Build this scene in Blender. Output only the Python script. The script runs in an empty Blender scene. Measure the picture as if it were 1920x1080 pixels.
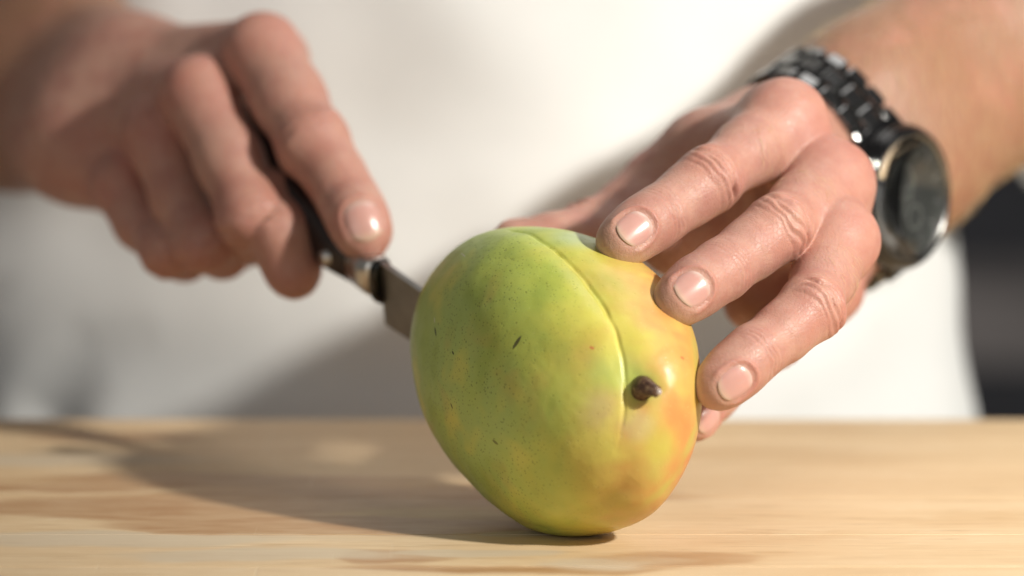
import bpy, math, random
import numpy as np
from mathutils import Vector, Matrix
from mathutils.bvhtree import BVHTree

random.seed(7)
RNG = np.random.default_rng(11)
sc = bpy.context.scene
COL = sc.collection

# ------------------------------------------------------------------ camera
F_PX, CAM_D, CAM_H = 6840.0, 1.2, 0.25
PITCH = math.atan(CAM_H / CAM_D) - math.atan(445 / F_PX)
AX0 = CAM_D * math.cos(PITCH) + CAM_H * math.sin(PITCH)
CAM_X = -(1090 - 960) / F_PX * AX0
CAM = np.array([CAM_X, -CAM_D, CAM_H])
FWD = np.array([0, math.cos(PITCH), -math.sin(PITCH)])
UPV = np.array([0, math.sin(PITCH), math.cos(PITCH)])
cd = bpy.data.cameras.new('camera')
cam = bpy.data.objects.new('camera', cd); COL.objects.link(cam)
cam.location = CAM
cam.rotation_euler = (math.pi / 2 - PITCH, 0, 0)
cd.sensor_width = 36.0
cd.lens = F_PX / 1920 * 36.0
cd.clip_start, cd.clip_end = 0.05, 60
cd.dof.use_dof = True
cd.dof.focus_distance = 1.198
cd.dof.aperture_fstop = 4.1
sc.camera = cam

# ------------------------------------------------------------------ world, lamps, exposure
w = bpy.data.worlds.new('World'); sc.world = w; w.use_nodes = True
bg = w.node_tree.nodes['Background']
bg.inputs[0].default_value = (1.0, 0.97, 0.91, 1)
bg.inputs[1].default_value = 0.145
LDIR = np.array([0.690, -0.487, 0.535]); LDIR = LDIR / np.linalg.norm(LDIR)
LPOS = np.array([0, 0, 0.05]) + LDIR * 1.15
kl = bpy.data.lights.new('key_lamp', 'SPOT')
kl.energy = 87; kl.color = (1.0, 0.95, 0.86)
kl.shadow_soft_size = 0.038
kl.spot_size = math.radians(56); kl.spot_blend = 1.0
key = bpy.data.objects.new('key_lamp', kl); COL.objects.link(key)
key.location = LPOS
key.rotation_euler = (Vector((0.21, 0.07, 0.05)) - Vector(LPOS)).to_track_quat('-Z', 'Y').to_euler()
tl = bpy.data.lights.new('overhead_softbox', 'AREA'); tl.shape = 'RECTANGLE'; tl.size = 0.7; tl.size_y = 0.4
tl.energy = 2.6; tl.color = (1.0, 0.97, 0.93)
top = bpy.data.objects.new('overhead_softbox', tl); COL.objects.link(top)
top.location = (0.35, 0.25, 1.05)
top.rotation_euler = (Vector((0.05, 0.05, 0.05)) - top.location).to_track_quat('-Z', 'Y').to_euler()
fl_ = bpy.data.lights.new('front_fill', 'AREA'); fl_.shape = 'DISK'; fl_.size = 1.1
fl_.energy = 3.4; fl_.color = (1.0, 0.98, 0.95)
fil = bpy.data.objects.new('front_fill', fl_); COL.objects.link(fil)
fil.location = (-0.75, -1.45, 0.42)
fil.rotation_euler = (Vector((0.0, 0.05, 0.08)) - fil.location).to_track_quat('-Z', 'Y').to_euler()
vs = sc.view_settings
vs.view_transform = 'Standard'; vs.look = 'None'; vs.exposure = 0.0; vs.gamma = 1.0
vs.use_curve_mapping = False
sc.cycles.use_denoising = True

# ------------------------------------------------------------------ helpers
def at(px, py, y):
    """point on the vertical plane at depth y seen at photo pixel (px, py)"""
    d = FWD + np.array([1, 0, 0]) * ((px - 960) / F_PX) + UPV * (-(py - 540) / F_PX)
    return CAM + d * ((y - CAM[1]) / d[1])

def to_px(P):
    q = np.asarray(P) - CAM
    dep = q @ FWD
    return 960 + q[..., 0] / dep * F_PX, 540 - (q @ UPV) / dep * F_PX

def nrm(v):
    v = np.asarray(v, float)
    return v / (np.linalg.norm(v, axis=-1, keepdims=True) + 1e-12)

def ortho(v, t):
    return nrm(v - t * np.dot(v, t))

def sstep(a, b, x):
    t = np.clip((x - a) / (b - a), 0, 1)
    return t * t * (3 - 2 * t)

def mesh_np(name, V, Q, smooth=True):
    me = bpy.data.meshes.new(name)
    V = np.ascontiguousarray(V, np.float32); Q = np.ascontiguousarray(Q, np.int32)
    n = Q.shape[1]
    me.vertices.add(len(V)); me.vertices.foreach_set('co', V.ravel())
    me.loops.add(Q.size); me.loops.foreach_set('vertex_index', Q.ravel())
    me.polygons.add(len(Q)); me.polygons.foreach_set('loop_start', np.arange(0, Q.size, n, dtype=np.int32))
    me.update(calc_edges=True)
    if smooth:
        me.polygons.foreach_set('use_smooth', np.ones(len(Q), bool))
    me.validate(); me.update()
    return me

def link(name, me, mat=None, parent=None):
    o = bpy.data.objects.new(name, me); COL.objects.link(o)
    if mat is not None and not me.materials: me.materials.append(mat)
    if parent is not None: o.parent = parent
    return o

def empty(name, loc, label, cat, group=None):
    o = bpy.data.objects.new(name, None); COL.objects.link(o)
    o.location = loc; o.empty_display_size = 0.02
    o['label'] = label; o['category'] = cat
    if group: o['group'] = group
    return o

def child(o, parent):
    """parent without moving: the parent only has a translation"""
    o.parent = parent
    o.matrix_parent_inverse = Matrix.Translation(-Vector(parent.location))
    return o

import bmesh
def bm_link(name, bm, mat, parent=None, smooth=True, world=True):
    me = bpy.data.meshes.new(name); bm.to_mesh(me); bm.free()
    if smooth: me.polygons.foreach_set('use_smooth', [True] * len(me.polygons))
    o = link(name, me, mat)
    if parent is not None: child(o, parent) if world else setattr(o, 'parent', parent)
    return o

def bm_box(sx, sy, sz, bev=0.0, seg=2):
    bm = bmesh.new(); bmesh.ops.create_cube(bm, size=1)
    bmesh.ops.scale(bm, vec=(sx, sy, sz), verts=bm.verts)
    if bev: bmesh.ops.bevel(bm, geom=list(bm.edges), offset=bev, segments=seg, affect='EDGES', profile=0.5)
    return bm

def lathe(prof, n=64):
    """prof: list of (r, z) -> bmesh around z"""
    bm = bmesh.new(); rings = []
    for r, z in prof:
        if r < 1e-7: rings.append([bm.verts.new((0, 0, z))])
        else: rings.append([bm.verts.new((r * math.cos(2 * math.pi * i / n), r * math.sin(2 * math.pi * i / n), z)) for i in range(n)])
    for a, b in zip(rings[:-1], rings[1:]):
        for i in range(n):
            j = (i + 1) % n
            if len(a) == 1 and len(b) == 1: continue
            if len(a) == 1: bm.faces.new((a[0], b[j], b[i]))
            elif len(b) == 1: bm.faces.new((a[i], a[j], b[0]))
            else: bm.faces.new((a[i], a[j], b[j], b[i]))
    bmesh.ops.recalc_face_normals(bm, faces=bm.faces)
    return bm

# ------------------------------------------------------------------ material helper
class NT:
    def __init__(s, name):
        s.m = bpy.data.materials.new(name); s.m.use_nodes = True
        s.t = s.m.node_tree; s.b = s.t.nodes['Principled BSDF']
    def n(s, kind, **kw):
        x = s.t.nodes.new(kind)
        for k, v in kw.items(): setattr(x, k, v)
        return x
    def put(s, sock, v):
        if hasattr(v, 'is_linked'): s.t.links.new(v, sock)
        elif isinstance(v, (tuple, list)) and len(v) == 3 and sock.type == 'RGBA': sock.default_value = (*v, 1)
        else: sock.default_value = v
    def set(s, **kw):
        for k, v in kw.items(): s.put(s.b.inputs[k.replace('_', ' ')], v)
    def coord(s): return s.n('ShaderNodeTexCoord').outputs['Object']
    def mapping(s, v, scale=(1, 1, 1), loc=(0, 0, 0), rot=(0, 0, 0)):
        m = s.n('ShaderNodeMapping'); s.put(m.inputs[0], v)
        m.inputs['Scale'].default_value = scale; m.inputs['Location'].default_value = loc; m.inputs['Rotation'].default_value = rot
        return m.outputs[0]
    def noise(s, v, scale, detail=3, rough=0.5, dist=0.0):
        x = s.n('ShaderNodeTexNoise'); s.put(x.inputs['Vector'], v)
        x.inputs['Scale'].default_value = scale; x.inputs['Detail'].default_value = detail
        x.inputs['Roughness'].default_value = rough; x.inputs['Distortion'].default_value = dist
        return x.outputs[0]
    def vor(s, v, scale, feature='F1', out=0):
        x = s.n('ShaderNodeTexVoronoi', feature=feature); s.put(x.inputs['Vector'], v)
        x.inputs['Scale'].default_value = scale
        return x.outputs[out]
    def math(s, op, a, b=0.0, c=0.0, clamp=False):
        x = s.n('ShaderNodeMath', operation=op, use_clamp=clamp)
        s.put(x.inputs[0], a); s.put(x.inputs[1], b); s.put(x.inputs[2], c)
        return x.outputs[0]
    def map(s, v, a, b, c=0.0, d=1.0, smooth=True):
        x = s.n('ShaderNodeMapRange', interpolation_type='SMOOTHSTEP' if smooth else 'LINEAR')
        s.put(x.inputs[0], v)
        for i, q in enumerate((a, b, c, d)): x.inputs[1 + i].default_value = q
        return x.outputs[0]
    def mix(s, f, a, b, mode='MIX'):
        x = s.n('ShaderNodeMix', data_type='RGBA', blend_type=mode)
        s.put(x.inputs['Factor'], f)
        A, B = [i for i in x.inputs if i.type == 'RGBA'][:2]
        s.put(A, a); s.put(B, b)
        return [o for o in x.outputs if o.type == 'RGBA'][0]
    def ramp(s, v, stops):
        x = s.n('ShaderNodeValToRGB'); s.put(x.inputs[0], v)
        e = x.color_ramp.elements
        while len(e) < len(stops): e.new(0.5)
        for q, (p, c) in zip(e, stops): q.position = p; q.color = (*c, 1)
        return x.outputs[0]
    def attr(s, name):
        return s.n('ShaderNodeAttribute', attribute_name=name).outputs['Fac']
    def bump(s, h, strength=0.3, dist=0.001, prev=None):
        x = s.n('ShaderNodeBump'); s.put(x.inputs['Height'], h)
        x.inputs['Strength'].default_value = strength; x.inputs['Distance'].default_value = dist
        if prev is not None: s.put(x.inputs['Normal'], prev)
        return x.outputs[0]
    def sep(s, v):
        x = s.n('ShaderNodeSeparateXYZ'); s.put(x.inputs[0], v); return x.outputs

# ------------------------------------------------------------------ sparse surface nets
def smin(a, b, k):
    h = np.maximum(k - np.abs(a - b), 0) / k
    return np.minimum(a, b) - h * h * k * 0.25

def rcone(P, a, b, ra, rb):
    a = np.asarray(a, np.float32); ba = np.asarray(b, np.float32) - a
    q = P - a
    t = np.clip(q @ ba / max(float(ba @ ba), 1e-12), 0, 1)
    q -= t[:, None] * ba
    return np.sqrt(np.einsum('ij,ij->i', q, q)) - (ra + (rb - ra) * t)

def ellip(P, c, axes, rad):
    q = (P - np.asarray(c, np.float32)) @ np.asarray(axes, np.float32).T
    rad = np.asarray(rad, np.float32)
    k0 = np.linalg.norm(q / rad, axis=1); k1 = np.linalg.norm(q / rad ** 2, axis=1) + 1e-9
    return k0 * (k0 - 1) / k1

def chunked(f, P, n=30000):
    return np.concatenate([f(P[i:i + n]) for i in range(0, len(P), n)]) if len(P) else np.zeros(0)

def surface_nets(f, lo, hi, h, newton=1):
    B = 8; lo = np.asarray(lo, float); hi = np.asarray(hi, float)
    nb = np.ceil((hi - lo) / (h * B)).astype(int)
    g = np.stack(np.meshgrid(*[np.arange(n) for n in nb], indexing='ij'), -1).reshape(-1, 3)
    cen = (lo + (g + 0.5) * B * h).astype(np.float32)
    d = chunked(f, cen)
    g = g[np.abs(d) < B * h * 0.5 * 1.7321 * 1.25 + h]
    loc = np.stack(np.meshgrid(*[np.arange(B + 1)] * 3, indexing='ij'), -1).reshape(-1, 3)
    N = nb * B + 4
    keys, pos, quads = [], [], []
    corners = [(i, j, k) for i in (0, 1) for j in (0, 1) for k in (0, 1)]
    def key(ijk): return ((ijk[..., 0] + 2) * N[1] + ijk[..., 1] + 2) * N[2] + ijk[..., 2] + 2
    for s in range(0, len(g), 120):
        gb = g[s:s + 120]
        idx = gb[:, None, :] * B + loc[None]
        vals = f((lo + idx.reshape(-1, 3) * h).astype(np.float32)).reshape(-1, B + 1, B + 1, B + 1)
        neg = vals < 0
        cs = [neg[:, i:i + B, j:j + B, k:k + B] for i, j, k in corners]
        cnt = sum(c.astype(np.int8) for c in cs)
        act = np.argwhere((cnt > 0) & (cnt < 8))
        if len(act) == 0: continue
        bI, c = act[:, 0], act[:, 1:]
        cv = np.stack([vals[bI, c[:, 0] + i, c[:, 1] + j, c[:, 2] + k] for i, j, k in corners], 1)
        acc = np.zeros((len(act), 3)); num = np.zeros(len(act))
        for p in range(8):
            for q in range(p + 1, 8):
                A, Bc = np.array(corners[p]), np.array(corners[q])
                if np.abs(A - Bc).sum() != 1: continue
                va, vb = cv[:, p], cv[:, q]; m = (va < 0) != (vb < 0)
                t = np.where(m, va / np.where(m, va - vb, 1), 0)
                acc += np.where(m[:, None], A + (Bc - A) * t[:, None], 0); num += m
        gi = gb[bI] * B + c
        keys.append(key(gi)); pos.append(lo + (gi + acc / num[:, None]) * h)
        for ax in range(3):
            sl = [slice(None), slice(0, B), slice(0, B), slice(0, B)]; s2 = list(sl); s2[ax + 1] = slice(1, B + 1)
            e = np.argwhere(neg[tuple(sl)] != neg[tuple(s2)])
            if len(e) == 0: continue
            flip = neg[tuple(sl)][tuple(e.T)]
            gi = gb[e[:, 0]] * B + e[:, 1:]
            u, v = (ax + 1) % 3, (ax + 2) % 3
            du = np.zeros(3, int); du[u] = 1; dv = np.zeros(3, int); dv[v] = 1
            q = np.stack([key(gi - du - dv), key(gi - dv), key(gi), key(gi - du)], 1)
            q[~flip] = q[~flip][:, ::-1]
            quads.append(q)
    keys = np.concatenate(keys); pos = np.concatenate(pos); quads = np.concatenate(quads)
    uk, first = np.unique(keys, return_index=True)
    V = pos[first]
    qi = np.searchsorted(uk, quads); qi = np.clip(qi, 0, len(uk) - 1)
    ok = (uk[qi] == quads).all(1)
    Q = qi[ok]
    for _ in range(newton):
        P = V.astype(np.float32); d = chunked(f, P); G = grad(f, P, h * 0.5)
        V = V - np.clip(d, -h, h)[:, None] * G * 0.9
    return V, Q

def grad(f, P, e):
    P = P.astype(np.float32)
    G = np.stack([chunked(f, P + np.eye(3, dtype=np.float32)[i] * e) - chunked(f, P - np.eye(3, dtype=np.float32)[i] * e) for i in range(3)], 1)
    return nrm(G)

# value noise for geometry
_NT = RNG.random((32, 32, 32)).astype(np.float32)
def vnoise(P, scale):
    p = np.asarray(P) * scale; i = np.floor(p).astype(int); t = p - i; t = t * t * (3 - 2 * t)
    out = 0
    for a in (0, 1):
        for b in (0, 1):
            for c in (0, 1):
                wgt = (t[:, 0] if a else 1 - t[:, 0]) * (t[:, 1] if b else 1 - t[:, 1]) * (t[:, 2] if c else 1 - t[:, 2])
                out = out + wgt * _NT[(i[:, 0] + a) % 32, (i[:, 1] + b) % 32, (i[:, 2] + c) % 32]
    return out - 0.5

# ------------------------------------------------------------------ materials
def mat_wood():
    m = NT('beech_wood'); c = m.coord()
    oi = m.n('ShaderNodeObjectInfo').outputs['Random']
    geo = m.n('ShaderNodeNewGeometry').outputs['Position']
    g1 = m.noise(m.mapping(c, (3, 60, 30)), 1.0, 4, 0.55, 0.15)
    g2 = m.noise(m.mapping(c, (12, 420, 200)), 1.0, 4, 0.65)
    g3 = m.noise(m.mapping(c, (45, 1500, 800)), 1.0, 2, 0.6)
    f = m.math('ADD', m.math('MULTIPLY', g1, 0.6), m.math('MULTIPLY', g2, 0.4))
    base = m.ramp(f, [(0.28, (0.60, 0.43, 0.245)), (0.5, (0.71, 0.53, 0.325)), (0.72, (0.77, 0.60, 0.395))])
    base = m.mix(m.map(g3, 0.52, 0.75, 0, 0.30), base, (0.47, 0.29, 0.14))
    fl = m.noise(m.mapping(geo, (48, 460, 1)), 1.0, 2, 0.6); fl2 = m.noise(m.mapping(geo, (26, 300, 1), loc=(4, 9, 0)), 1.0, 3, 0.6)
    base = m.mix(m.map(fl, 0.58, 0.70, 0, 0.55), base, (0.80, 0.66, 0.46))
    base = m.mix(m.map(fl2, 0.55, 0.72, 0, 0.42), base, (0.42, 0.26, 0.125))
    base = m.mix(m.math('MULTIPLY', oi, 0.16), base, (0.56, 0.37, 0.20))
    # dried juice stains and pale scrubbed patches, each with its own outline
    wn = m.n('ShaderNodeTexNoise'); m.put(wn.inputs['Vector'], m.mapping(geo, (20, 34, 1))); wn.inputs['Scale'].default_value = 1.0; wn.inputs['Detail'].default_value = 3.0
    sb = m.n('ShaderNodeVectorMath', operation='SUBTRACT'); m.put(sb.inputs[0], wn.outputs['Color']); sb.inputs[1].default_value = (0.5, 0.5, 0.5)
    ml = m.n('ShaderNodeVectorMath', operation='MULTIPLY'); m.put(ml.inputs[0], sb.outputs[0]); ml.inputs[1].default_value = (0.055, 0.024, 0)
    ad = m.n('ShaderNodeVectorMath', operation='ADD'); m.put(ad.inputs[0], geo); m.put(ad.inputs[1], ml.outputs[0])
    warp = ad.outputs[0]
    def patch(px, py, hx, hy, soft=0.22):
        d = CAM - at(px, py, 0.0); p = at(px, py, 0.0); p = CAM + (p - CAM) * (CAM[2] / (CAM[2] - p[2]))
        mp = m.n('ShaderNodeVectorMath', operation='SUBTRACT'); m.put(mp.inputs[0], warp); mp.inputs[1].default_value = (p[0], p[1], 0)
        sl = m.n('ShaderNodeVectorMath', operation='MULTIPLY'); m.put(sl.inputs[0], mp.outputs[0]); sl.inputs[1].default_value = (1 / hx, 1 / hy, 0)
        ln = m.n('ShaderNodeVectorMath', operation='LENGTH'); m.put(ln.inputs[0], sl.outputs[0])
        return m.map(ln.outputs['Value'], 1 + soft, 1 - soft)
    def mx(*v):
        o = v[0]
        for q in v[1:]: o = m.math('MAXIMUM', o, q)
        return o
    stain = mx(patch(300, 950, 0.070, 0.022), patch(600, 985, 0.070, 0.016), patch(760, 930, 0.085, 0.020, 0.35), patch(720, 1045, 0.017, 0.012), patch(930, 1068, 0.055, 0.006),
               patch(120, 915, 0.030, 0.007), patch(420, 900, 0.07, 0.012, 0.4), patch(1240, 1050, 0.026, 0.010, 0.5), patch(200, 820, 0.03, 0.010, .4))
    pale = mx(patch(880, 1035, 0.026, 0.006), patch(1000, 1000, 0.02, 0.004), patch(1120, 1055, 0.022, 0.010, 0.4), patch(160, 1010, 0.075, 0.011, 0.3), patch(500, 1040, 0.05, 0.010, 0.3), patch(120, 860, 0.05, 0.012, .4))
    stain = m.math('MULTIPLY', stain, m.math('SUBTRACT', 1.0, m.math('MULTIPLY', pale, 0.8)))
    edge = m.math('MULTIPLY', m.map(stain, 0.05, 0.45), m.map(stain, 0.95, 0.5))
    mott = m.noise(m.mapping(geo, (30, 120, 1)), 1.0, 3, 0.6)
    base = m.mix(m.math('MULTIPLY', stain, m.map(mott, 0.3, 0.7, 0.55, 0.95)), base, (0.42, 0.225, 0.10))
    base = m.mix(m.math('MULTIPLY', pale, 0.5), base, (0.56, 0.50, 0.40))
    base = m.mix(m.math('MULTIPLY', edge, 0.15), base, (0.36, 0.17, 0.065))
    faint = m.noise(m.mapping(geo, (7, 26, 1), loc=(5, 2, 0)), 1.0, 3, 0.5, 0.3)
    base = m.mix(m.map(faint, 0.52, 0.66, 0, 0.28), base, (0.55, 0.35, 0.17))
    kn = patch(132, 846, 0.011, 0.006, 0.5)
    base = m.mix(m.math('MULTIPLY', kn, 0.75), base, (0.12, 0.085, 0.05))
    # knife scratches: thin pale lines running away from the viewer
    sc1 = m.noise(m.mapping(geo, (420, 9, 1), rot=(0, 0, 0.06)), 1.0, 0, 0.5)
    sc2 = m.noise(m.mapping(geo, (380, 14, 1), rot=(0, 0, -0.35), loc=(3, 2, 0)), 1.0, 0, 0.5)
    scr = m.math('MAXIMUM', m.map(sc1, 0.78, 0.84), m.map(sc2, 0.80, 0.86))
    scr = m.math('MULTIPLY', scr, m.map(m.sep(geo)[0], -0.05, -0.09))
    base = m.mix(m.math('MULTIPLY', scr, 0.35), base, (0.78, 0.66, 0.48))
    m.set(Base_Color=base, Roughness=m.map(stain, 0, 1, 0.52, 0.42), Specular_IOR_Level=0.35)
    h = m.math('SUBTRACT', m.math('ADD', m.math('MULTIPLY', g2, 0.5), m.math('MULTIPLY', g3, 0.3)), m.math('MULTIPLY', scr, 0.8))
    m.set(Normal=m.bump(h, 0.25, 0.0006))
    return m.m

def mat_simple(name, col, rough=0.5, metal=0.0, spec=0.5, nscale=0, namp=0.15, bump=0.0, bscale=300):
    m = NT(name); c = m.coord()
    if nscale:
        f = m.noise(c, nscale, 4)
        dark = tuple(x * (1 - namp) for x in col); lite = tuple(min(1, x * (1 + namp)) for x in col)
        m.set(Base_Color=m.mix(m.map(f, 0.3, 0.7), dark, lite))
    else: m.set(Base_Color=col)
    m.set(Roughness=rough, Metallic=metal, Specular_IOR_Level=spec)
    if bump: m.set(Normal=m.bump(m.noise(c, bscale, 3), bump, 0.0005))
    return m.m

def mat_skin():
    m = NT('skin'); c = m.coord()
    bl = m.attr('blush'); tan = m.attr('tan'); pale = m.attr('pale')
    n1 = m.noise(c, 90, 3, 0.6); n2 = m.noise(c, 420, 3, 0.6)
    base = m.mix(m.map(n1, 0.3, 0.7), (0.485, 0.275, 0.212), (0.415, 0.205, 0.162))
    base = m.mix(tan, base, (0.275, 0.138, 0.076))
    base = m.mix(m.math('MULTIPLY', bl, m.map(n1, 0.25, 0.7, 0.65, 1.0)), base, (0.46, 0.172, 0.132))
    n3 = m.noise(m.mapping(c, (1, 1, 1), loc=(3, 5, 1)), 45, 3, 0.6)
    base = m.mix(m.map(n3, 0.48, 0.72, 0, 0.45), base, (0.43, 0.185, 0.135))
    base = m.mix(m.map(n2, 0.55, 0.8, 0, 0.22), base, (0.34, 0.15, 0.10))
    base = m.mix(m.math('MULTIPLY', pale, 0.75), base, (0.57, 0.40, 0.27))
    m.set(Base_Color=base, Roughness=m.map(n2, 0.2, 0.8, 0.40, 0.54), Specular_IOR_Level=0.42)
    m.set(Subsurface_Weight=0.25, Subsurface_Radius=(1.0, 0.32, 0.14), Subsurface_Scale=0.0025)
    v = m.vor(c, 1500); v2 = m.vor(m.mapping(c, (1, 1, 1), rot=(0.4, 0.3, 0.2)), 620, 'DISTANCE_TO_EDGE')
    h = m.math('ADD', m.math('MULTIPLY', v, 0.35), m.math('MULTIPLY', m.map(v2, 0, 0.12), 0.4))
    h = m.math('ADD', h, m.math('MULTIPLY', n2, 0.6))
    m.set(Normal=m.bump(h, 0.30, 0.0005))
    return m.m

def mat_nail():
    m = NT('fingernail'); a = m.attr('nail_v')
    c = m.coord()
    base = m.ramp(a, [(0.0, (0.56, 0.38, 0.33)), (0.14, (0.57, 0.40, 0.345)), (0.28, (0.56, 0.305, 0.265)), (0.80, (0.57, 0.32, 0.275)), (0.92, (0.58, 0.37, 0.29)), (1.0, (0.60, 0.44, 0.33))])
    n = m.noise(m.mapping(c, (1, 1, 1)), 300, 2)
    base = m.mix(m.map(n, 0.3, 0.7, 0, 0.15), base, (0.50, 0.25, 0.21))
    m.set(Base_Color=base, Roughness=0.26, Specular_IOR_Level=0.5, Subsurface_Weight=0.2, Subsurface_Radius=(1, 0.4, 0.25), Subsurface_Scale=0.002)
    return m.m

def mat_cloth(name, col):
    m = NT(name); c = m.coord()
    wv = m.noise(m.mapping(c, (1400, 1400, 1400)), 1.0, 2)
    f = m.noise(c, 14, 3)
    m.set(Base_Color=m.mix(m.map(f, 0.35, 0.7, 0, 1), tuple(x * 0.95 for x in col), col), Roughness=0.85, Specular_IOR_Level=0.15, Sheen_Weight=0.1)
    m.set(Normal=m.bump(wv, 0.2, 0.0004))
    return m.m

M_WOOD = mat_wood(); M_SKIN = mat_skin(); M_NAIL = mat_nail()
M_JACKET = mat_cloth('white_cotton', (0.80, 0.815, 0.815))
M_DENIM = mat_cloth('blue_denim', (0.07, 0.11, 0.13))
M_BLACK = mat_simple('black_ceramic', (0.003, 0.003, 0.0035), 0.07, 0, 0.45)
M_BLACK.node_tree.nodes['Principled BSDF'].inputs['IOR'].default_value = 1.6
M_LINK = mat_simple('polished_link', (0.003, 0.003, 0.0035), 0.09, 0, 0.5)
M_LINK.node_tree.nodes['Principled BSDF'].inputs['IOR'].default_value = 2.3
M_PIN = mat_simple('dark_pin', (0.006, 0.006, 0.006), 0.6, 0, 0.2)
M_RIM = mat_simple('dark_steel', (0.22, 0.22, 0.215), 0.25, 1.0)
M_STEEL = mat_simple('brushed_steel', (0.62, 0.60, 0.57), 0.28, 1.0, nscale=200, namp=0.08)
M_BLADE = mat_simple('blade_steel', (0.27, 0.265, 0.26), 0.36, 1.0, nscale=120, namp=0.1)
M_HANDLE = mat_simple('black_handle', (0.020, 0.012, 0.011), 0.36, 0, 0.5, nscale=60, namp=0.3)

# ------------------------------------------------------------------ setting
def struct_box(name, lo, hi, mat, bev=0.0):
    lo, hi = np.array(lo), np.array(hi)
    bm = bm_box(*(hi - lo), bev)
    o = bm_link(name, bm, mat, smooth=False)
    o.location = (lo + hi) / 2; o['kind'] = 'structure'
    return o
struct_box('counter_top', (-0.9, -0.6, -0.09), (0.9, 0.212, -0.0405), mat_simple('grey_counter', (0.10, 0.10, 0.105), 0.4, nscale=8))
struct_box('wall', (-2.0, 2.2, -1.0), (2.2, 2.3, 1.6), mat_simple('dark_wall', (0.16, 0.165, 0.19), 0.7, nscale=3, namp=0.25))
sh0, sh1 = at(1860, 660, 2.1), at(1860, 520, 2.1)
sh = bm_link('wall_shelf', bm_box(1.6, 0.18, sh1[2] - sh0[2], 0.004), mat_simple('taupe_board', (0.62, 0.56, 0.55), 0.6, nscale=5, namp=0.2), smooth=False)
sh.location = (0.75, 2.11, (sh0[2] + sh1[2]) / 2)
sh['label'] = 'blurred grey brown shelf board on the dark wall behind the jacket'; sh['category'] = 'shelf'

board = empty('cutting_board', (0, 0.03, -0.04), 'pale beech wood cutting board with juice stains under the mango', 'cutting board')
y0, BW = 0.203, [0.046, 0.058, 0.051, 0.063, 0.049, 0.055, 0.052, 0.06, 0.05]
for i, bw in enumerate(BW):
    bm = bm_box(0.86, bw - 0.00012, 0.04, 0.00035 if 0 < i < len(BW) - 1 else 0.0008, 1)
    o = bm_link('stave', bm, M_WOOD, smooth=False)
    o.location = (random.uniform(-0.0006, 0.0006), y0 - bw / 2, -0.02 + random.uniform(-0.00006, 0.00006))
    child(o, board); y0 -= bw

# ------------------------------------------------------------------ mango
MC = at(1040, 712, 0.0)
PXM = AX0 / F_PX                                    # metres per photo pixel at the mango
OUT = [(960, 428), (900, 440), (845, 475), (805, 525), (783, 580), (774, 645), (783, 720), (812, 800), (850, 862), (892, 920), (950, 966), (1020, 988),
       (1095, 991), (1165, 983), (1216, 955), (1255, 905), (1285, 845), (1301, 770), (1303, 700), (1297, 630), (1272, 570), (1235, 520), (1185, 480), (1120, 448), (1040, 429)]
oa = np.array([math.atan2(-(y - 712), x - 1040) for x, y in OUT]); orr = np.array([math.hypot(x - 1040, y - 712) for x, y in OUT]) * PXM
o_ = np.argsort(oa); oa, orr = oa[o_], orr[o_]
AXS = np.array([0.0225, -0.053, -0.0030])           # centre to stem end
E1 = np.array([1.0, 0, 0]); ve = nrm(MC - CAM); E2 = nrm(np.cross(E1, ve)); 
NT_, NP_ = 420, 260
th = np.linspace(0, 2 * np.pi, NT_, endpoint=False) - np.pi
def gsm(a, sg):
    n = int(sg * 3); k = np.exp(-0.5 * (np.arange(-n, n + 1) / sg) ** 2); k /= k.sum()
    return np.convolve(np.concatenate([a[-n:], a, a[:n]]), k, 'valid')
pts = np.stack([(np.array([p[0] for p in OUT]) - 1040) * PXM, (712 - np.array([p[1] for p in OUT])) * PXM], 1)
nn_ = np.stack([np.cos(th), np.sin(th)], 1)
hsup = gsm((nn_ @ pts.T).max(1), 6)
a2_ = np.stack([np.full(NT_, AXS @ E1), np.full(NT_, AXS @ E2)], 1)
hs = gsm(np.sqrt(np.maximum(hsup ** 2 - np.einsum('ij,ij->i', nn_, a2_) ** 2, 1e-6)), 6)
dth = 2 * np.pi / NT_
hd_ = (np.roll(hs, -1) - np.roll(hs, 1)) / (2 * dth)
SC = hs[:, None] * nn_ + hd_[:, None] * np.stack([-np.sin(th), np.cos(th)], 1)   # cross-section curve of the fruit
ph = np.linspace(0, np.pi, NP_)
def mango_grid():
    PH, TH = np.meshgrid(ph[1:-1], th, indexing='ij')
    sp = np.sin(PH) ** 0.96; cp = np.cos(PH)
    L = np.where(cp > 0, cp, cp * 1.12)
    P = MC + sp[..., None] * (SC[None, :, 0, None] * E1 + SC[None, :, 1, None] * E2) + L[..., None] * AXS
    top = MC + AXS; bot = MC - AXS * 1.12
    V = np.concatenate([[top], P.reshape(-1, 3), [bot]])
    idx = 1 + np.arange((NP_ - 2) * NT_).reshape(NP_ - 2, NT_)
    a = idx[:-1]; b = idx[1:]
    Q = np.stack([a, b, np.roll(b, -1, 1), np.roll(a, -1, 1)], -1).reshape(-1, 4)
    T = np.concatenate([np.stack([np.zeros(NT_, int), idx[0], np.roll(idx[0], -1)], -1), np.stack([np.full(NT_, len(V) - 1), np.roll(idx[-1], -1), idx[-1]], -1)])
    return V, Q, T
MV, MQ, MT = mango_grid()
def vnormals(V, Q, T):
    N = np.zeros_like(V)
    for F in (Q, T):
        n = np.cross(V[F[:, 2]] - V[F[:, 0]], V[F[:, -1]] - V[F[:, 1]]) if F.shape[1] == 4 else np.cross(V[F[:, 1]] - V[F[:, 0]], V[F[:, 2]] - V[F[:, 0]])
        for k in range(F.shape[1]): np.add.at(N, F[:, k], n)
    N = nrm(N)
    return N if np.sum((V - MC) * N) > 0 else -N
MN = vnormals(MV, MQ, MT)
front = np.einsum('ij,ij->i', MN, nrm(MV - CAM)) < 0.05
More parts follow.
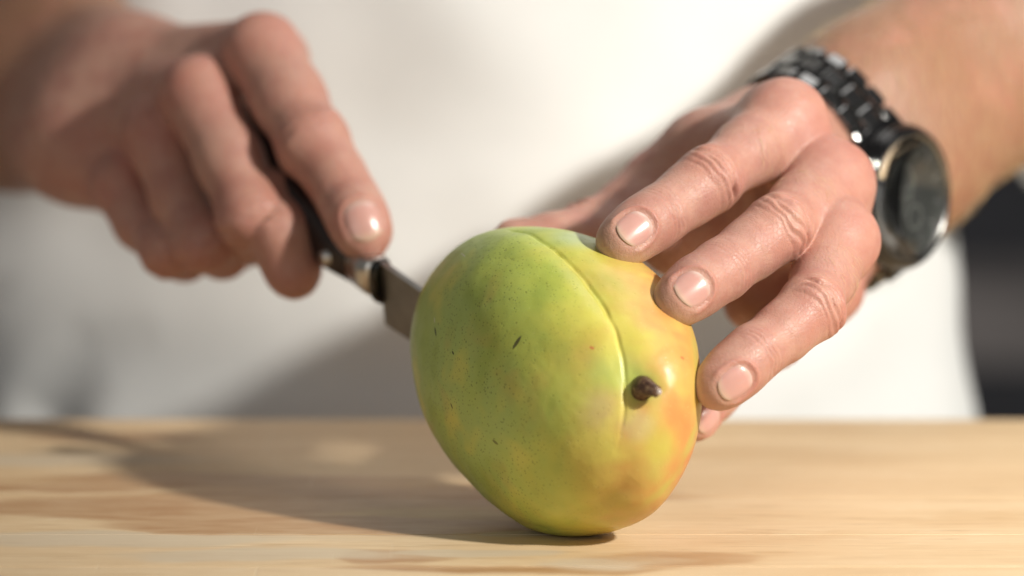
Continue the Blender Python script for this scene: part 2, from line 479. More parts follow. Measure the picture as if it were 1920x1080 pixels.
mpx, mpy = to_px(MV)
def on_mango(px, py):
    d = (mpx - px) ** 2 + (mpy - py) ** 2 + np.where(front, 0, 1e9)
    return int(np.argmin(d))
def resample(pts, n):
    pts = np.array(pts, float); s = np.concatenate([[0], np.cumsum(np.linalg.norm(np.diff(pts, axis=0), axis=1))])
    q = np.linspace(0, s[-1], n)
    out = np.stack([np.interp(q, s, pts[:, k]) for k in range(pts.shape[1])], 1)
    for _ in range(6): out[1:-1] = (out[:-2] + 2 * out[1:-1] + out[2:]) / 4
    return out
def line_on_mango(pix, n=90):
    return np.array([MV[on_mango(*p)] for p in resample(pix, n)])
def line_dist(V, L):
    best = np.full(len(V), 9.0); par = np.zeros(len(V)); sgn = np.zeros(len(V))
    tan = nrm(np.gradient(L, axis=0))
    for i in range(len(L)):
        q = V - L[i]; d = np.linalg.norm(q, axis=1); m = d < best
        best[m] = d[m]; par[m] = i / (len(L) - 1)
        sgn[m] = np.einsum('ij,ij->i', np.cross(q[m], tan[i]), MN[m])
    side = sgn / np.maximum(best, 1e-6)
    return best, par, side
sut = line_on_mango([(948, 432), (985, 434), (1040, 465), (1090, 510), (1130, 565), (1155, 620), (1170, 675), (1174, 730), (1170, 780), (1160, 835), (1152, 860)], 160)
sut = resample(sut, 160)
dS, tS, sS = line_dist(MV, sut)
sx = dS * np.clip(sS, -1, 1)                        # signed: one side of the seam +, the other -
rightside = np.sign(np.median(sx[np.argsort((mpx - 1230) ** 2 + (mpy - 640) ** 2 + np.where(front, 0, 1e9))[:50]]))
sx = sx * rightside
env = sstep(0.0, 0.10, tS) * (1 - sstep(0.80, 1.0, tS))
disp = -0.00075 * np.exp(-(sx / 0.0007) ** 2) * env * (1 + 1.2 * vnoise(MV, 240)) * (1 - 0.35 * sstep(.55, .75, tS))
disp += 0.00025 * env * np.where(sx > 0, np.exp(-((sx - .0035) / 0.0030) ** 2), 0)
disp += -0.0009 * env * np.exp(-((sx - .0012) / 0.0048) ** 2) + 0.0002 * env * np.exp(-((sx + .006) / 0.006) ** 2)
dent = resample(resample(line_on_mango([(1085, 962), (1120, 950), (1155, 928), (1190, 900)], 40), 40), 40)
dD, tD, _ = line_dist(MV, dent)
disp += -0.0010 * np.exp(-(dD / 0.0034) ** 2) * np.sin(np.pi * np.clip(tD, 0, 1))
STEM = MV[on_mango(1207, 728)]; SN = MN[on_mango(1207, 728)]
rs = np.linalg.norm(MV - STEM, axis=1)
disp += 0.0007 * np.exp(-(rs / 0.010) ** 2) - 0.0016 * np.exp(-(rs / 0.0052) ** 2) + 0.0012 * np.exp(-(rs / 0.006) ** 2) * vnoise(MV, 330)
disp += 0.0016 * vnoise(MV + 3.1, 38) + 0.0005 * vnoise(MV + 1.7, 95) + 0.00010 * vnoise(MV + 4.7, 420)
sh_ = line_on_mango([(1150, 545), (1215, 575)], 10)  # slight hollow between seam and fingers
dH, _, _ = line_dist(MV, sh_)
disp += -0.0012 * np.exp(-(dH / 0.011) ** 2)
MV2 = MV + MN * disp[:, None]
zmin = MV2[:, 2].min()
MV2[:, 2] = np.where(MV2[:, 2] < 0.0045, 0.0001 + np.maximum(MV2[:, 2] - zmin, 0) ** 1.35 * (0.0044 / (0.0045 - zmin) ** 1.35), MV2[:, 2])
mv_list = [tuple(v) for v in MV2]; faces = [tuple(q) for q in MQ.tolist()] + [tuple(t) for t in MT.tolist()]
BVH = BVHTree.FromPolygons(mv_list, faces)
def mango_sd(p):
    loc, n, i, d = BVH.find_nearest(Vector(p))
    return d if (Vector(p) - loc).dot(Vector(loc) - Vector(MC)) > 0 else -d

def mat_mango():
    m = NT('mango_skin'); c = m.coord()                   # object origin at the contact point; axes as the world
    s = m.sep(c)
    big = m.noise(c, 26, 3, 0.6, 0.6); mid = m.noise(m.mapping(c, (1, 1, 1), loc=(4, 1, 2)), 60, 3, 0.55, 0.3)
    # green cheek -> yellow belly -> orange shoulder, across the fruit
    g = m.math('ADD', m.math('MULTIPLY', s[0], 11.5), m.math('MULTIPLY', s[2], 0.2))
    g = m.math('ADD', g, m.math('MULTIPLY', m.math('SUBTRACT', big, 0.5), 0.62))
    g = m.math('ADD', g, m.math('MULTIPLY', m.math('SUBTRACT', mid, 0.5), 0.36))
    g = m.math('ADD', g, 0.465, clamp=True)
    base = m.ramp(g, [(0.04, (0.385, 0.485, 0.135)), (0.24, (0.440, 0.510, 0.105)), (0.40, (0.50, 0.505, 0.090)), (0.56, (0.555, 0.475, 0.090)), (0.70, (0.575, 0.405, 0.105)), (0.82, (0.59, 0.285, 0.085)), (0.94, (0.58, 0.225, 0.068))])
    gp = m.noise(m.mapping(c, (1, 1, 1), loc=(9, 3, 5)), 34, 2, 0.5, 0.5)
    base = m.mix(m.map(gp, 0.54, 0.70, 0, 0.55), base, (0.42, 0.49, 0.09))
    op = m.noise(m.mapping(c, (1, 1, 1), loc=(2, 8, 1)), 40, 3, 0.55, 0.4)
    base = m.mix(m.map(op, 0.55, 0.70, 0, 0.35), base, (0.52, 0.36, 0.09))
    # top sheen painted in as pale colour, a pale greenish patch behind the seam
    def near(p, r0, r1):
        d = m.n('ShaderNodeVectorMath', operation='DISTANCE'); m.put(d.inputs[0], c); d.inputs[1].default_value = tuple(p)
        return m.map(d.outputs['Value'], r1, r0)
    P = lambda px, py: MV2[on_mango(px, py)]
    dn = m.noise(c, 150, 3)
    base = m.mix(m.math('MULTIPLY', near(P(1085, 445), 0.003, 0.013), 0.55), base, (0.40, 0.50, 0.36))
    base = m.mix(m.math('MULTIPLY', near(P(1150, 690), 0.002, 0.012), 0.55), base, (0.42, 0.56, 0.15))
    base = m.mix(m.math('MULTIPLY', near(P(1185, 715), 0.002, 0.010), 0.5), base, (0.34, 0.48, 0.08))
    base = m.mix(m.math('MULTIPLY', near(P(1130, 770), 0.002, 0.010), 0.45), base, (0.55, 0.42, 0.22))
    base = m.mix(m.math('MULTIPLY', near(P(1195, 800), 0.002, 0.008), 0.55), base, (0.58, 0.50, 0.26))
    base = m.mix(m.math('MULTIPLY', near(P(1140, 875), 0.004, 0.022), 0.5), base, (0.50, 0.32, 0.07))
    base = m.mix(m.math('MULTIPLY', near(P(1240, 835), 0.002, 0.009), 0.45), base, (0.46, 0.46, 0.06))
    mo = m.noise(m.mapping(c, (1, 1, 1), loc=(7, 2, 6)), 48, 2.5, 0.55, 0.1)
    base = m.mix(m.math('MULTIPLY', m.map(mo, 0.50, 0.70, 0, 0.55), m.map(s[0], 0.03, 0.0)), base, (0.29, 0.37, 0.065))
    base = m.mix(m.math('MULTIPLY', m.map(mo, 0.48, 0.30, 0, 0.55), m.map(s[0], 0.034, 0.01)), base, (0.65, 0.59, 0.12))
    # lenticels
    v = m.vor(c, 430); msk = m.noise(c, 70, 2)
    lent = m.math('MULTIPLY', m.map(v, 0.21, 0.10), m.map(msk, 0.40, 0.55))
    v2 = m.vor(m.mapping(c, (1, 1, 1), loc=(.3, .7, .1)), 760)
    lent2 = m.math('MULTIPLY', m.map(v2, 0.30, 0.12), m.map(m.noise(c, 45, 2), 0.38, 0.5))
    leftm = m.map(s[0], 0.02, -0.035)
    base = m.mix(m.math('MULTIPLY', m.math('MAXIMUM', lent, lent2), m.math('MULTIPLY', leftm, 0.5)), base, (0.085, 0.10, 0.025))
    vp = m.vor(m.mapping(c, (1, 1, 1), loc=(.9, .2, .5)), 520)
    base = m.mix(m.math('MULTIPLY', m.map(vp, 0.14, 0.06), 0.35), base, (0.62, 0.62, 0.24))
    # scars
    def scar(px, py, dx, dy, wid, col, k):
        nonlocal base
        a, b = P(px - dx, py - dy), P(px + dx, py + dy)
        ax = nrm(b - a); L = np.linalg.norm(b - a) / 2 + 1e-5; ce = (a + b) / 2
        sub = m.n('ShaderNodeVectorMath', operation='SUBTRACT'); m.put(sub.inputs[0], c); sub.inputs[1].default_value = tuple(ce)
        dt = m.n('ShaderNodeVectorMath', operation='DOT_PRODUCT'); m.put(dt.inputs[0], sub.outputs[0]); dt.inputs[1].default_value = tuple(ax)
        ln = m.n('ShaderNodeVectorMath', operation='LENGTH'); m.put(ln.inputs[0], sub.outputs[0])
        al = dt.outputs['Value']; le = ln.outputs['Value']
        per2 = m.math('SUBTRACT', m.math('MULTIPLY', le, le), m.math('MULTIPLY', al, al))
        e = m.math('ADD', m.math('MULTIPLY', per2, 1 / wid ** 2), m.math('MULTIPLY', m.math('MULTIPLY', al, al), 1 / L ** 2))
        e = m.math('ADD', e, m.math('MULTIPLY', m.math('SUBTRACT', dn, 0.5), 1.2))
        base = m.mix(m.map(e, 1.3, 0.5, 0, k), base, col)
    scar(970, 642, 9, -13, 0.0007, (0.075, 0.07, 0.03), 0.9)
    scar(815, 622, 1, 9, 0.0004, (0.03, 0.035, 0.015), 0.95)
    scar(848, 662, 1, 4, 0.0004, (0.04, 0.04, 0.015), 0.9)
    scar(848, 760, 2, 4, 0.0004, (0.06, 0.05, 0.02), 0.8)
    scar(930, 830, 5, 5, 0.0006, (0.10, 0.08, 0.02), 0.7)
    scar(1110, 653, 4, 2, 0.0005, (0.50, 0.16, 0.06), 0.8)
    scar(1277, 672, 3, 2, 0.0005, (0.55, 0.13, 0.05), 0.8)
    scar(868, 478, 5, 4, 0.00025, (0.62, 0.62, 0.45), 0.9)
    scar(813, 600, 1, 4, 0.00022, (0.62, 0.62, 0.45), 0.9)
    br = near(STEM, 0.0028, 0.0075)
    base = m.mix(m.math('MULTIPLY', br, 0.45), base, (0.34, 0.43, 0.09))
    rough = m.map(dn, 0.3, 0.7, 0.33, 0.43)
    m.set(Base_Color=base, Roughness=rough, Specular_IOR_Level=0.45, Subsurface_Weight=0.10, Subsurface_Radius=(0.8, 0.6, 0.15), Subsurface_Scale=0.003)
    h = m.math('ADD', m.math('MULTIPLY', dn, 0.5), m.math('MULTIPLY', m.noise(c, 700, 2), 0.3))
    h = m.math('SUBTRACT', h, m.math('MULTIPLY', lent, 0.6))
    m.set(Normal=m.bump(h, 0.22, 0.0006))
    return m.m
mango = empty('mango', (0, 0, 0), 'whole green and yellow mango with orange shoulder standing on the board', 'mango')
me = bpy.data.meshes.new('fruit'); me.from_pydata(mv_list, [], faces); me.polygons.foreach_set('use_smooth', [True] * len(faces)); me.update()
fruit = link('fruit', me, mat_mango(), mango)
# stem stub: woody, slightly bent to the right, with a glossy cut tip
def tube(path, rad, n=20, cap=True):
    path = np.array(path, float); bm = bmesh.new(); rings = []
    tang = nrm(np.gradient(path, axis=0)); ref = np.array([0.3, 0.2, 0.93])
    for p, t, r in zip(path, tang, rad):
        a = ortho(ref, t); b = np.cross(t, a)
        rings.append([bm.verts.new(p + (a * math.cos(q) + b * math.sin(q)) * (r * (1 + 0.06 * math.sin(3 * q + r * 9000)))) for q in np.linspace(0, 2 * np.pi, n, endpoint=False)])
    for A, B in zip(rings[:-1], rings[1:]):
        for i in range(n): bm.faces.new((A[i], A[(i + 1) % n], B[(i + 1) % n], B[i]))
    if cap:
        bm.faces.new(rings[-1]); bm.faces.new(rings[0][::-1])
    bmesh.ops.recalc_face_normals(bm, faces=bm.faces)
    return bm
ms = NT('woody_stem'); cc = ms.coord(); nn = ms.noise(cc, 600, 4, 0.6)
ms.set(Base_Color=ms.ramp(nn, [(0.3, (0.035, 0.018, 0.012)), (0.55, (0.10, 0.05, 0.03)), (0.72, (0.30, 0.21, 0.11))]), Roughness=0.38, Normal=ms.bump(nn, 0.5, 0.0006))
sdir = nrm(SN + np.array([0.95, 0.0, -0.60]))
sp = [STEM - SN * 0.0022, STEM - SN * 0.0004, STEM + SN * 0.0010, STEM + SN * 0.0018 + sdir * 0.0012, STEM + SN * 0.002 + sdir * 0.0034, STEM + SN * 0.002 + sdir * 0.0052, STEM + SN * 0.002 + sdir * 0.0056]
bm_link('stem', tube(sp, [0.0042, 0.0041, 0.0036, 0.0028, 0.0022, 0.0019, 0.0012]), ms.m, mango)
dm = NT('sap_drop'); dm.set(Base_Color=(0.45, 0.38, 0.34), Roughness=0.05, Specular_IOR_Level=0.8, Coat_Weight=0.6)
bmd = bmesh.new(); bmesh.ops.create_uvsphere(bmd, u_segments=16, v_segments=10, radius=0.00115)
bmesh.ops.translate(bmd, vec=Vector(STEM + SN * 0.002 + sdir * 0.0056), verts=bmd.verts)
bm_link('sap_drop', bmd, dm.m, mango)

# ------------------------------------------------------------------ person: hands and arms
def touch(px, py, r, side='front', press=0.90, deep=0.5):
    ys = np.linspace(-0.075, 0.10, 351)
    d = np.array([mango_sd(at(px, py, y)) for y in ys]) - r * press
    i = int(np.argmin(d))
    if d[i] > 0: return ys[i]
    i0 = i
    if side == 'front':
        while i > 0 and d[i] < 0: i -= 1
        return ys[i] + (ys[i0] - ys[i]) * deep
    else:
        while i < len(ys) - 1 and d[i] < 0: i += 1
    return ys[i]

class Finger:
    """nodes: (px, py, y, r); joints at the listed node indices"""
    def __init__(s, nodes, dorsal, joints, nail=None, k=0.006, slim=0.945):
        s.p = np.array([at(a, b, y) for a, b, y, r in nodes]); s.r = [n[3] * (slim if i else 1) for i, n in enumerate(nodes)]
        s.d = nrm(dorsal); s.joints = joints; s.nail = nail; s.k = k
    def sdf(s, P):
        d = None
        for i in range(len(s.p) - 1):
            q = rcone(P, s.p[i], s.p[i + 1], s.r[i], s.r[i + 1])
            d = q if d is None else smin(d, q, s.k)
        t, dd, l = s.frame()
        # pulp of the fingertip and flat nail side
        c = s.p[-1] - dd * s.r[-1] * 0.12 - t * 0.003
        d = smin(d, ellip(P, c, [t, dd, l], [s.r[-1] * 1.35, s.r[-1] * 0.90, s.r[-1] * 1.02]), 0.003)
        return d
    def frame(s):
        t = nrm(s.p[-1] - s.p[-2]); dd = ortho(s.d, t); return t, dd, np.cross(t, dd)

class Hand:
    def __init__(s): s.f = []; s.palm = []; s.arm = []; s.kp = 0.012; s.kf = 0.0085
    def sdf(s, P):
        d = None
        lo, hi = P.min(0), P.max(0)
        def far(pts, r, m):
            return np.any(pts.min(0) - r - m > hi) or np.any(pts.max(0) + r + m < lo)
        for a, b, ra, rb in s.palm:
            if far(np.array([a, b]), max(ra, rb), 0.045): continue
            q = rcone(P, a, b, ra, rb); d = q if d is None else smin(d, q, s.kp)
        for a, b, ra, rb in s.arm:
            if far(np.array([a, b]), max(ra, rb), 0.045): continue
            q = rcone(P, a, b, ra, rb); d = q if d is None else smin(d, q, 0.022)
        df = None
        for F in s.f:
            if far(F.p, max(F.r), 0.045): continue
            q = F.sdf(P); df = q if df is None else smin(df, q, 0.0012)
        if d is None and df is None: return np.full(len(P), 0.045, np.float32)
        return d if df is None else df if d is None else smin(d, df, s.kf)

def details(H, V, f, h, amp=1.0):
    """knuckle creases, nail folds, tendons; returns moved vertices and colour attributes"""
    N = grad(f, V, h)
    disp = np.zeros(len(V)); blush = np.zeros(len(V))
    for fi, F in enumerate(H.f):
        for ji, (node, kind) in enumerate(F.joints):
            J = F.p[node]; r = F.r[node]
            t = nrm(F.p[min(node + 1, len(F.p) - 1)] - F.p[max(node - 1, 0)]); dd = ortho(F.d, t); l = np.cross(t, dd)
            q = V - J; rr = np.linalg.norm(q, axis=1); m = rr < r * 2.2
            a, b, c = q[m] @ t, q[m] @ dd, q[m] @ l
            dm = sstep(-0.15 * r, 0.55 * r, b) * sstep(1.25 * r, 0.75 * r, np.abs(c))
            wob = vnoise(V[m] + fi * 3.3, 260) * 0.0022 + vnoise(V[m] + fi * 1.3, 90) * 0.0025
            out = np.zeros(m.sum())
            if kind == 'pip':
                for s0, A, cv, wd in [(-0.0062, .22, 14, .0006), (-0.0042, .40, 24, .0006), (-0.0018, .55, 34, .0007), (0.0007, .50, -6, .0007), (0.0030, .45, -30, .0006), (0.0052, .30, -22, .0006), (0.0072, .18, -12, .0005)]:
                    out -= A * 0.001 * np.exp(-((a - s0 - cv * c * c + wob) / wd) ** 2)
                out *= dm * (0.65 + 0.9 * vnoise(V[m] + fi, 180))
                out += 0.0006 * np.exp(-(a / 0.006) ** 2) * dm
            elif kind == 'dip':
                for s0, A, wd in [(-0.0035, .22, .0005), (-0.0017, .34, .0005), (0.0, .42, .00055), (0.0019, .24, .0005)]:
                    out -= A * 0.001 * np.exp(-((a - s0 - 10 * c * c + wob) / wd) ** 2)
                out *= dm * (0.7 + 0.8 * vnoise(V[m] + fi, 200))
            elif kind == 'mcp':
                out += 0.0014 * np.exp(-(rr[m] / (r * 0.95)) ** 2) * dm
            disp[m] += out * amp * (2.5 if kind == 'pip' else 1.9)
            bl = {'pip': .50, 'dip': .32, 'mcp': .9}[kind]
            blush[m] = np.maximum(blush[m], bl * np.exp(-(rr[m] / (r * 1.25)) ** 2) * sstep(-0.2 * r, 0.6 * r, b))
        t, dd, l = F.frame(); tip = F.p[-1]; r = F.r[-1]
        q = V - tip; rr = np.linalg.norm(q, axis=1); m = rr < r * 2.3
        blush[m] = np.maximum(blush[m], 0.42 * np.exp(-(rr[m] / (r * 1.35)) ** 2))
        if F.nail:
            W, L, off = F.nail
            a, b, c = (q[m] @ t - off) / (L / 2), q[m] @ dd, (q[m] @ l) / (W / 2)
            rho = (np.abs(a) ** 2.6 + np.abs(c) ** 2.6) ** (1 / 2.6)
            dm = sstep(0, 0.3 * r, b)
            ring = np.exp(-((rho - 1.17) / 0.13) ** 2) * (1 - 0.85 * sstep(0.35, 0.85, a)); fe = 1 - 0.35 * sstep(0.3, 0.8, a)
            groove = np.exp(-((rho - 1.0) / 0.055) ** 2)
            disp[m] += dm * (0.00060 * ring - 0.00030 * groove * fe - 0.00030 * fe * (1 - sstep(0.85, 1.0, rho))) * amp
            blush[m] = np.maximum(blush[m], dm * 0.5 * np.exp(-((rho - 1.2) / 0.25) ** 2) * (1 - sstep(0.2, 0.8, a)))
    disp += amp * (0.00022 * vnoise(V, 160) + 0.00010 * vnoise(V + 2.2, 420))
    V2 = V + N * disp[:, None]
    return V2, blush

def nail_mesh(F, f, n=17):
    W, L, off = F.nail; t, dd, l = F.frame(); tip = F.p[-1]
    u = np.linspace(-1, 1, n); U, Vv = np.meshgrid(u, u, indexing='ij')
    X = U * np.sqrt(1 - Vv ** 2 * 0.38); Y = Vv * np.sqrt(1 - U ** 2 * 0.42) - 0.10 * U ** 2 * np.clip(Vv, 0, 1)
    sc_ = 1.0
    base = tip + t * (off + Y[..., None] * L / 2 * sc_) + l * (X[..., None] * W / 2 * sc_)
    lo = np.zeros(U.shape); hi = np.full(U.shape, 0.02)
    for _ in range(22):
        mid = (lo + hi) / 2
        ins = f((base + dd * mid[..., None]).reshape(-1, 3).astype(np.float32)).reshape(U.shape) < 0
        lo = np.where(ins, mid, lo); hi = np.where(ins, hi, mid)
    hgt = lo
    # smooth along the finger so the plate is a clean curve
    A = np.stack([np.ones(U.size), X.ravel(), Y.ravel(), X.ravel() ** 2, Y.ravel() ** 2, (X * X * Y).ravel(), X.ravel() ** 4], 1)
    hgt = (A @ np.linalg.lstsq(A, hgt.ravel(), rcond=None)[0]).reshape(U.shape)
    rho = np.maximum(np.abs(U), np.abs(Vv))
    off_h = 0.00002 - 0.00045 * sstep(0.80, 1.0, np.abs(U)) - 0.0006 * sstep(0.70, 1.0, -Vv) + 0.00004 * sstep(0.5, 1.0, Vv)
    top = base + dd * (hgt + off_h)[..., None]
    bot = top - dd * 0.0005
    idx = np.arange(n * n).reshape(n, n)
    q = np.stack([idx[:-1, :-1], idx[1:, :-1], idx[1:, 1:], idx[:-1, 1:]], -1).reshape(-1, 4)
    rim = np.concatenate([idx[:, 0], idx[-1, 1:], idx[-2::-1, -1], idx[0, -2:0:-1]])
    nx = np.roll(rim, -1)
    side = np.stack([rim, rim + n * n, nx + n * n, nx], -1)
    Q = np.concatenate([q, q[:, ::-1] + n * n, side])
    me = mesh_np('fingernail', np.concatenate([top.reshape(-1, 3), bot.reshape(-1, 3)]), Q)
    at_ = me.attributes.new('nail_v', 'FLOAT', 'POINT')
    at_.data.foreach_set('value', np.tile(((Vv + 1) / 2).ravel(), 2).astype(np.float32))
    return me

# ---- left hand (steadies the mango), watch on its wrist
LH = Hand()
yi = touch(1163, 452, 0.0090); ym = touch(1272, 562, 0.0092); yr = touch(1344, 722, 0.0090, press=0.95)
yp = 0.030; yt = touch(962, 462, 0.0102, 'back')
idx_f = Finger([(1470, 232, yi + .064, .0135), (1400, 285, yi + .047, .0116), (1325, 341, yi + .028, .0112), (1280, 374, yi + .021, .0100), (1232, 407, yi + .012, .0098), (1195, 431, yi + .006, .0095), (1166, 452, yi, .0088)],
               (0.10, -0.93, 0.34), [(0, 'mcp'), (2, 'pip'), (4, 'dip')], nail=(0.0116, 0.0128, -0.0012), slim=0.92)
mid_f = Finger([(1556, 345, ym + .072, .0135), (1505, 388, ym + .053, .0116), (1455, 431, ym + .032, .0112), (1405, 468, ym + .024, .0101), (1352, 507, ym + .014, .0100), (1306, 537, ym + .006, .0097), (1274, 562, ym, .0090)],
               (0.08, -0.95, 0.28), [(0, 'mcp'), (2, 'pip'), (4, 'dip')], nail=(0.0120, 0.0122, -0.0010), slim=0.92)
rin_f = Finger([(1567, 452, yr + .062, .0130), (1545, 520, yr + .044, .0112), (1518, 580, yr + .026, .0108), (1470, 622, yr + .018, .0098), (1412, 664, yr + .009, .0096), (1376, 697, yr + .004, .0093), (1350, 722, yr, .0088)],
               (0.40, -0.90, 0.06), [(0, 'mcp'), (2, 'pip'), (4, 'dip')], nail=(0.0104, 0.0128, -0.0008), slim=0.90)
pin_f = Finger([(1545, 540, .098, .0120), (1498, 592, .080, .0098), (1445, 640, .066, .0092), (1390, 690, .054, .0084), (1340, 738, .042, .0082), (1303, 786, yp, .0078)],
               (0.5, -0.80, 0.0), [(0, 'mcp'), (2, 'pip'), (4, 'dip')], nail=(0.0095, 0.0115, 0.0005))
thu_f = Finger([(1425, 262, .112, .0185), (1330, 300, .095, .0150), (1238, 350, yt + .034, .0128), (1180, 398, yt + .026, .0120), (1112, 446, yt + .014, .0122), (1040, 460, yt + .004, .0112), (966, 466, yt, .0102)],
               (-0.15, 0.85, 0.45), [(2, 'mcp'), (4, 'pip')], nail=(0.0135, 0.0150, 0.0006))
LH.f = [idx_f, mid_f, rin_f, pin_f, thu_f]
LW = at(1503, 362, 0.128)
f_ax = nrm(at(1770, 160, 0.196) - LW); w_ax = ortho(np.array([0.42, 0.05, -0.88]), f_ax); n_ax = nrm(np.cross(w_ax, f_ax))
if n_ax[0] < 0: n_ax = -n_ax
for F, off, rw in ((idx_f, -0.018, .0165), (mid_f, -0.006, .0165), (rin_f, 0.006, .0165), (pin_f, 0.018, .016)):
    LH.palm.append((F.p[0] - n_ax * .001, LW + w_ax * off - n_ax * 0.002, F.r[0] * 0.98, rw))
volar = -n_ax
LH.palm.append((thu_f.p[1] + 0 * volar, LW - w_ax * 0.012 + volar * 0.006, .0165, .019))
LH.palm.append((idx_f.p[0] + volar * .010, thu_f.p[1], .0105, .0125))
LH.palm.append((pin_f.p[0] + volar * .010, LW + w_ax * 0.016 + volar * .006, .012, .017))
LH.palm.append((at(1265, 452, .078), at(1440, 400, .100), .0125, .017))
LH.palm.append((at(1420, 560, .092), LW + w_ax * 0.010, .0125, .018))
LH.palm.append((mid_f.p[0] + volar * .010, LW + volar * .006, .012, .017))
L_EL = LW + f_ax * 0.235
for s_ in (-1, 1):
    a0 = LW + w_ax * 0.0155 * s_ - f_ax * 0.004
    a1 = LW + f_ax * 0.055 + w_ax * 0.0150 * s_
    a2 = LW + f_ax * 0.150 + w_ax * 0.0120 * s_ + n_ax * 0.002
    LH.arm += [(a0, a1, 0.0188, 0.0240), (a1, a2, 0.0240, 0.0345), (a2, L_EL, 0.0345, 0.041)]
L_SH = np.array([0.225, 0.44, 0.46])

# ---- right hand (grips the knife)
RH = Hand(); RH.kp = 0.010; RH.kf = 0.0042
ri = Finger([(492, 100, .150, .0145), (541, 187, .133, .0138), (588, 272, .116, .0132), (628, 330, .106, .0108), (655, 378, .098, .0106), (672, 412, .090, .0104), (682, 436, .086, .0100)],
            (0.10, -0.90, 0.42), [(0, 'mcp'), (2, 'pip'), (4, 'dip')], nail=(0.0138, 0.0150, 0.0006))
rm = Finger([(372, 178, .148, .0140), (430, 300, .128, .0126), (472, 404, .112, .0124), (485, 440, .130, .0106), (508, 440, .148, .0102), (525, 410, .158, .0095)],
            (-0.35, -0.80, 0.4), [(0, 'mcp'), (2, 'pip')])
rr_ = Finger([(298, 252, .158, .0132), (336, 370, .144, .0106), (386, 456, .126, .0108), (416, 472, .142, .0098), (445, 455, .157, .0095), (460, 420, .167, .009)],
             (-0.45, -0.78, 0.3), [(0, 'mcp'), (2, 'pip')])
rp = Finger([(234, 348, .168, .0122), (264, 418, .156, .0098), (316, 470, .140, .0098), (346, 480, .154, .009), (378, 462, .164, .0085), (400, 430, .170, .008)],
            (-0.5, -0.75, 0.2), [(0, 'mcp'), (2, 'pip')])
rt = Finger([(385, 290, .215, .017), (436, 350, .185, .0135), (500, 385, .122, .0118), (528, 440, .108, .0116), (550, 504, .106, .0108)],
            (0.5, -0.8, 0.1), [(2, 'pip')])
RH.f = [ri, rm, rr_, rp, rt]
RW = at(195, 205, 0.208)
rf_ax = nrm(at(-60, 95, 0.33) - RW)
rw_ax = ortho(at(235, 340, .16) - at(495, 80, .15), rf_ax)
for F, off, rw in ((ri, -0.017, .0175), (rm, -0.006, .0175), (rr_, 0.006, .0175), (rp, 0.017, .017)):
    RH.palm.append((F.p[0] + np.array([0, .004, 0]), RW + rw_ax * off, F.r[0] * 0.84, rw))
rvol = nrm(np.cross(rf_ax, rw_ax)); rvol = rvol if rvol[1] > 0 else -rvol
for F in (ri, rm, rr_, rp):
    RH.palm.append((F.p[0] + np.array([.004, .014, -.004]), RW + np.array([.01, .006, 0]), .013, .016))
R_EL = RW + rf_ax * 0.25
for s_ in (-1, 1):
    a0 = RW + rw_ax * 0.0145 * s_; a1 = RW + rf_ax * 0.07 + rw_ax * 0.0140 * s_; a2 = RW + rf_ax * 0.15 + rw_ax * 0.013 * s_
    RH.arm += [(a0, a1, 0.0225, 0.029), (a1, a2, 0.029, 0.038), (a2, R_EL, 0.038, 0.043)]
R_SH = np.array([-0.29, 0.46, 0.46])

def bbox(H, pad=0.03):
    pts = [F.p for F in H.f] + [np.array([a, b]) for a, b, _, _ in H.palm + H.arm]
    rad = max([r for _, _, r, _ in H.arm] + [r for _, _, _, r in H.arm])
    pts = np.concatenate(pts); return pts.min(0) - rad - 0.004, pts.max(0) + rad + 0.004

TORSO_C = np.array([-0.050, 0.390, 0.10])
def torso_sdf(P, g=0.0):
    q = (P - TORSO_C.astype(np.float32)).copy()
    s = 1 + 0.10 * np.clip(-(q[:, 2] + 0.1) / 0.2, -0.5, 1.0)
    hx, hy = (0.228 + g) * s, (0.125 + g) * s
    k0 = np.sqrt((q[:, 0] / hx) ** 2 + (q[:, 1] / hy) ** 2); k1 = np.sqrt((q[:, 0] / hx ** 2) ** 2 + (q[:, 1] / hy ** 2) ** 2) + 1e-6
    d = k0 * (k0 - 1) / k1
    return np.maximum(d, np.abs(q[:, 2] - 0.08) - (0.40 + g))

def core_sdf(P):
    d = torso_sdf(P, -0.02)
    for a, b in ((L_EL, L_SH), (R_EL, R_SH)): d = smin(d, rcone(P, a, b, 0.040, 0.05), 0.01)
    return d

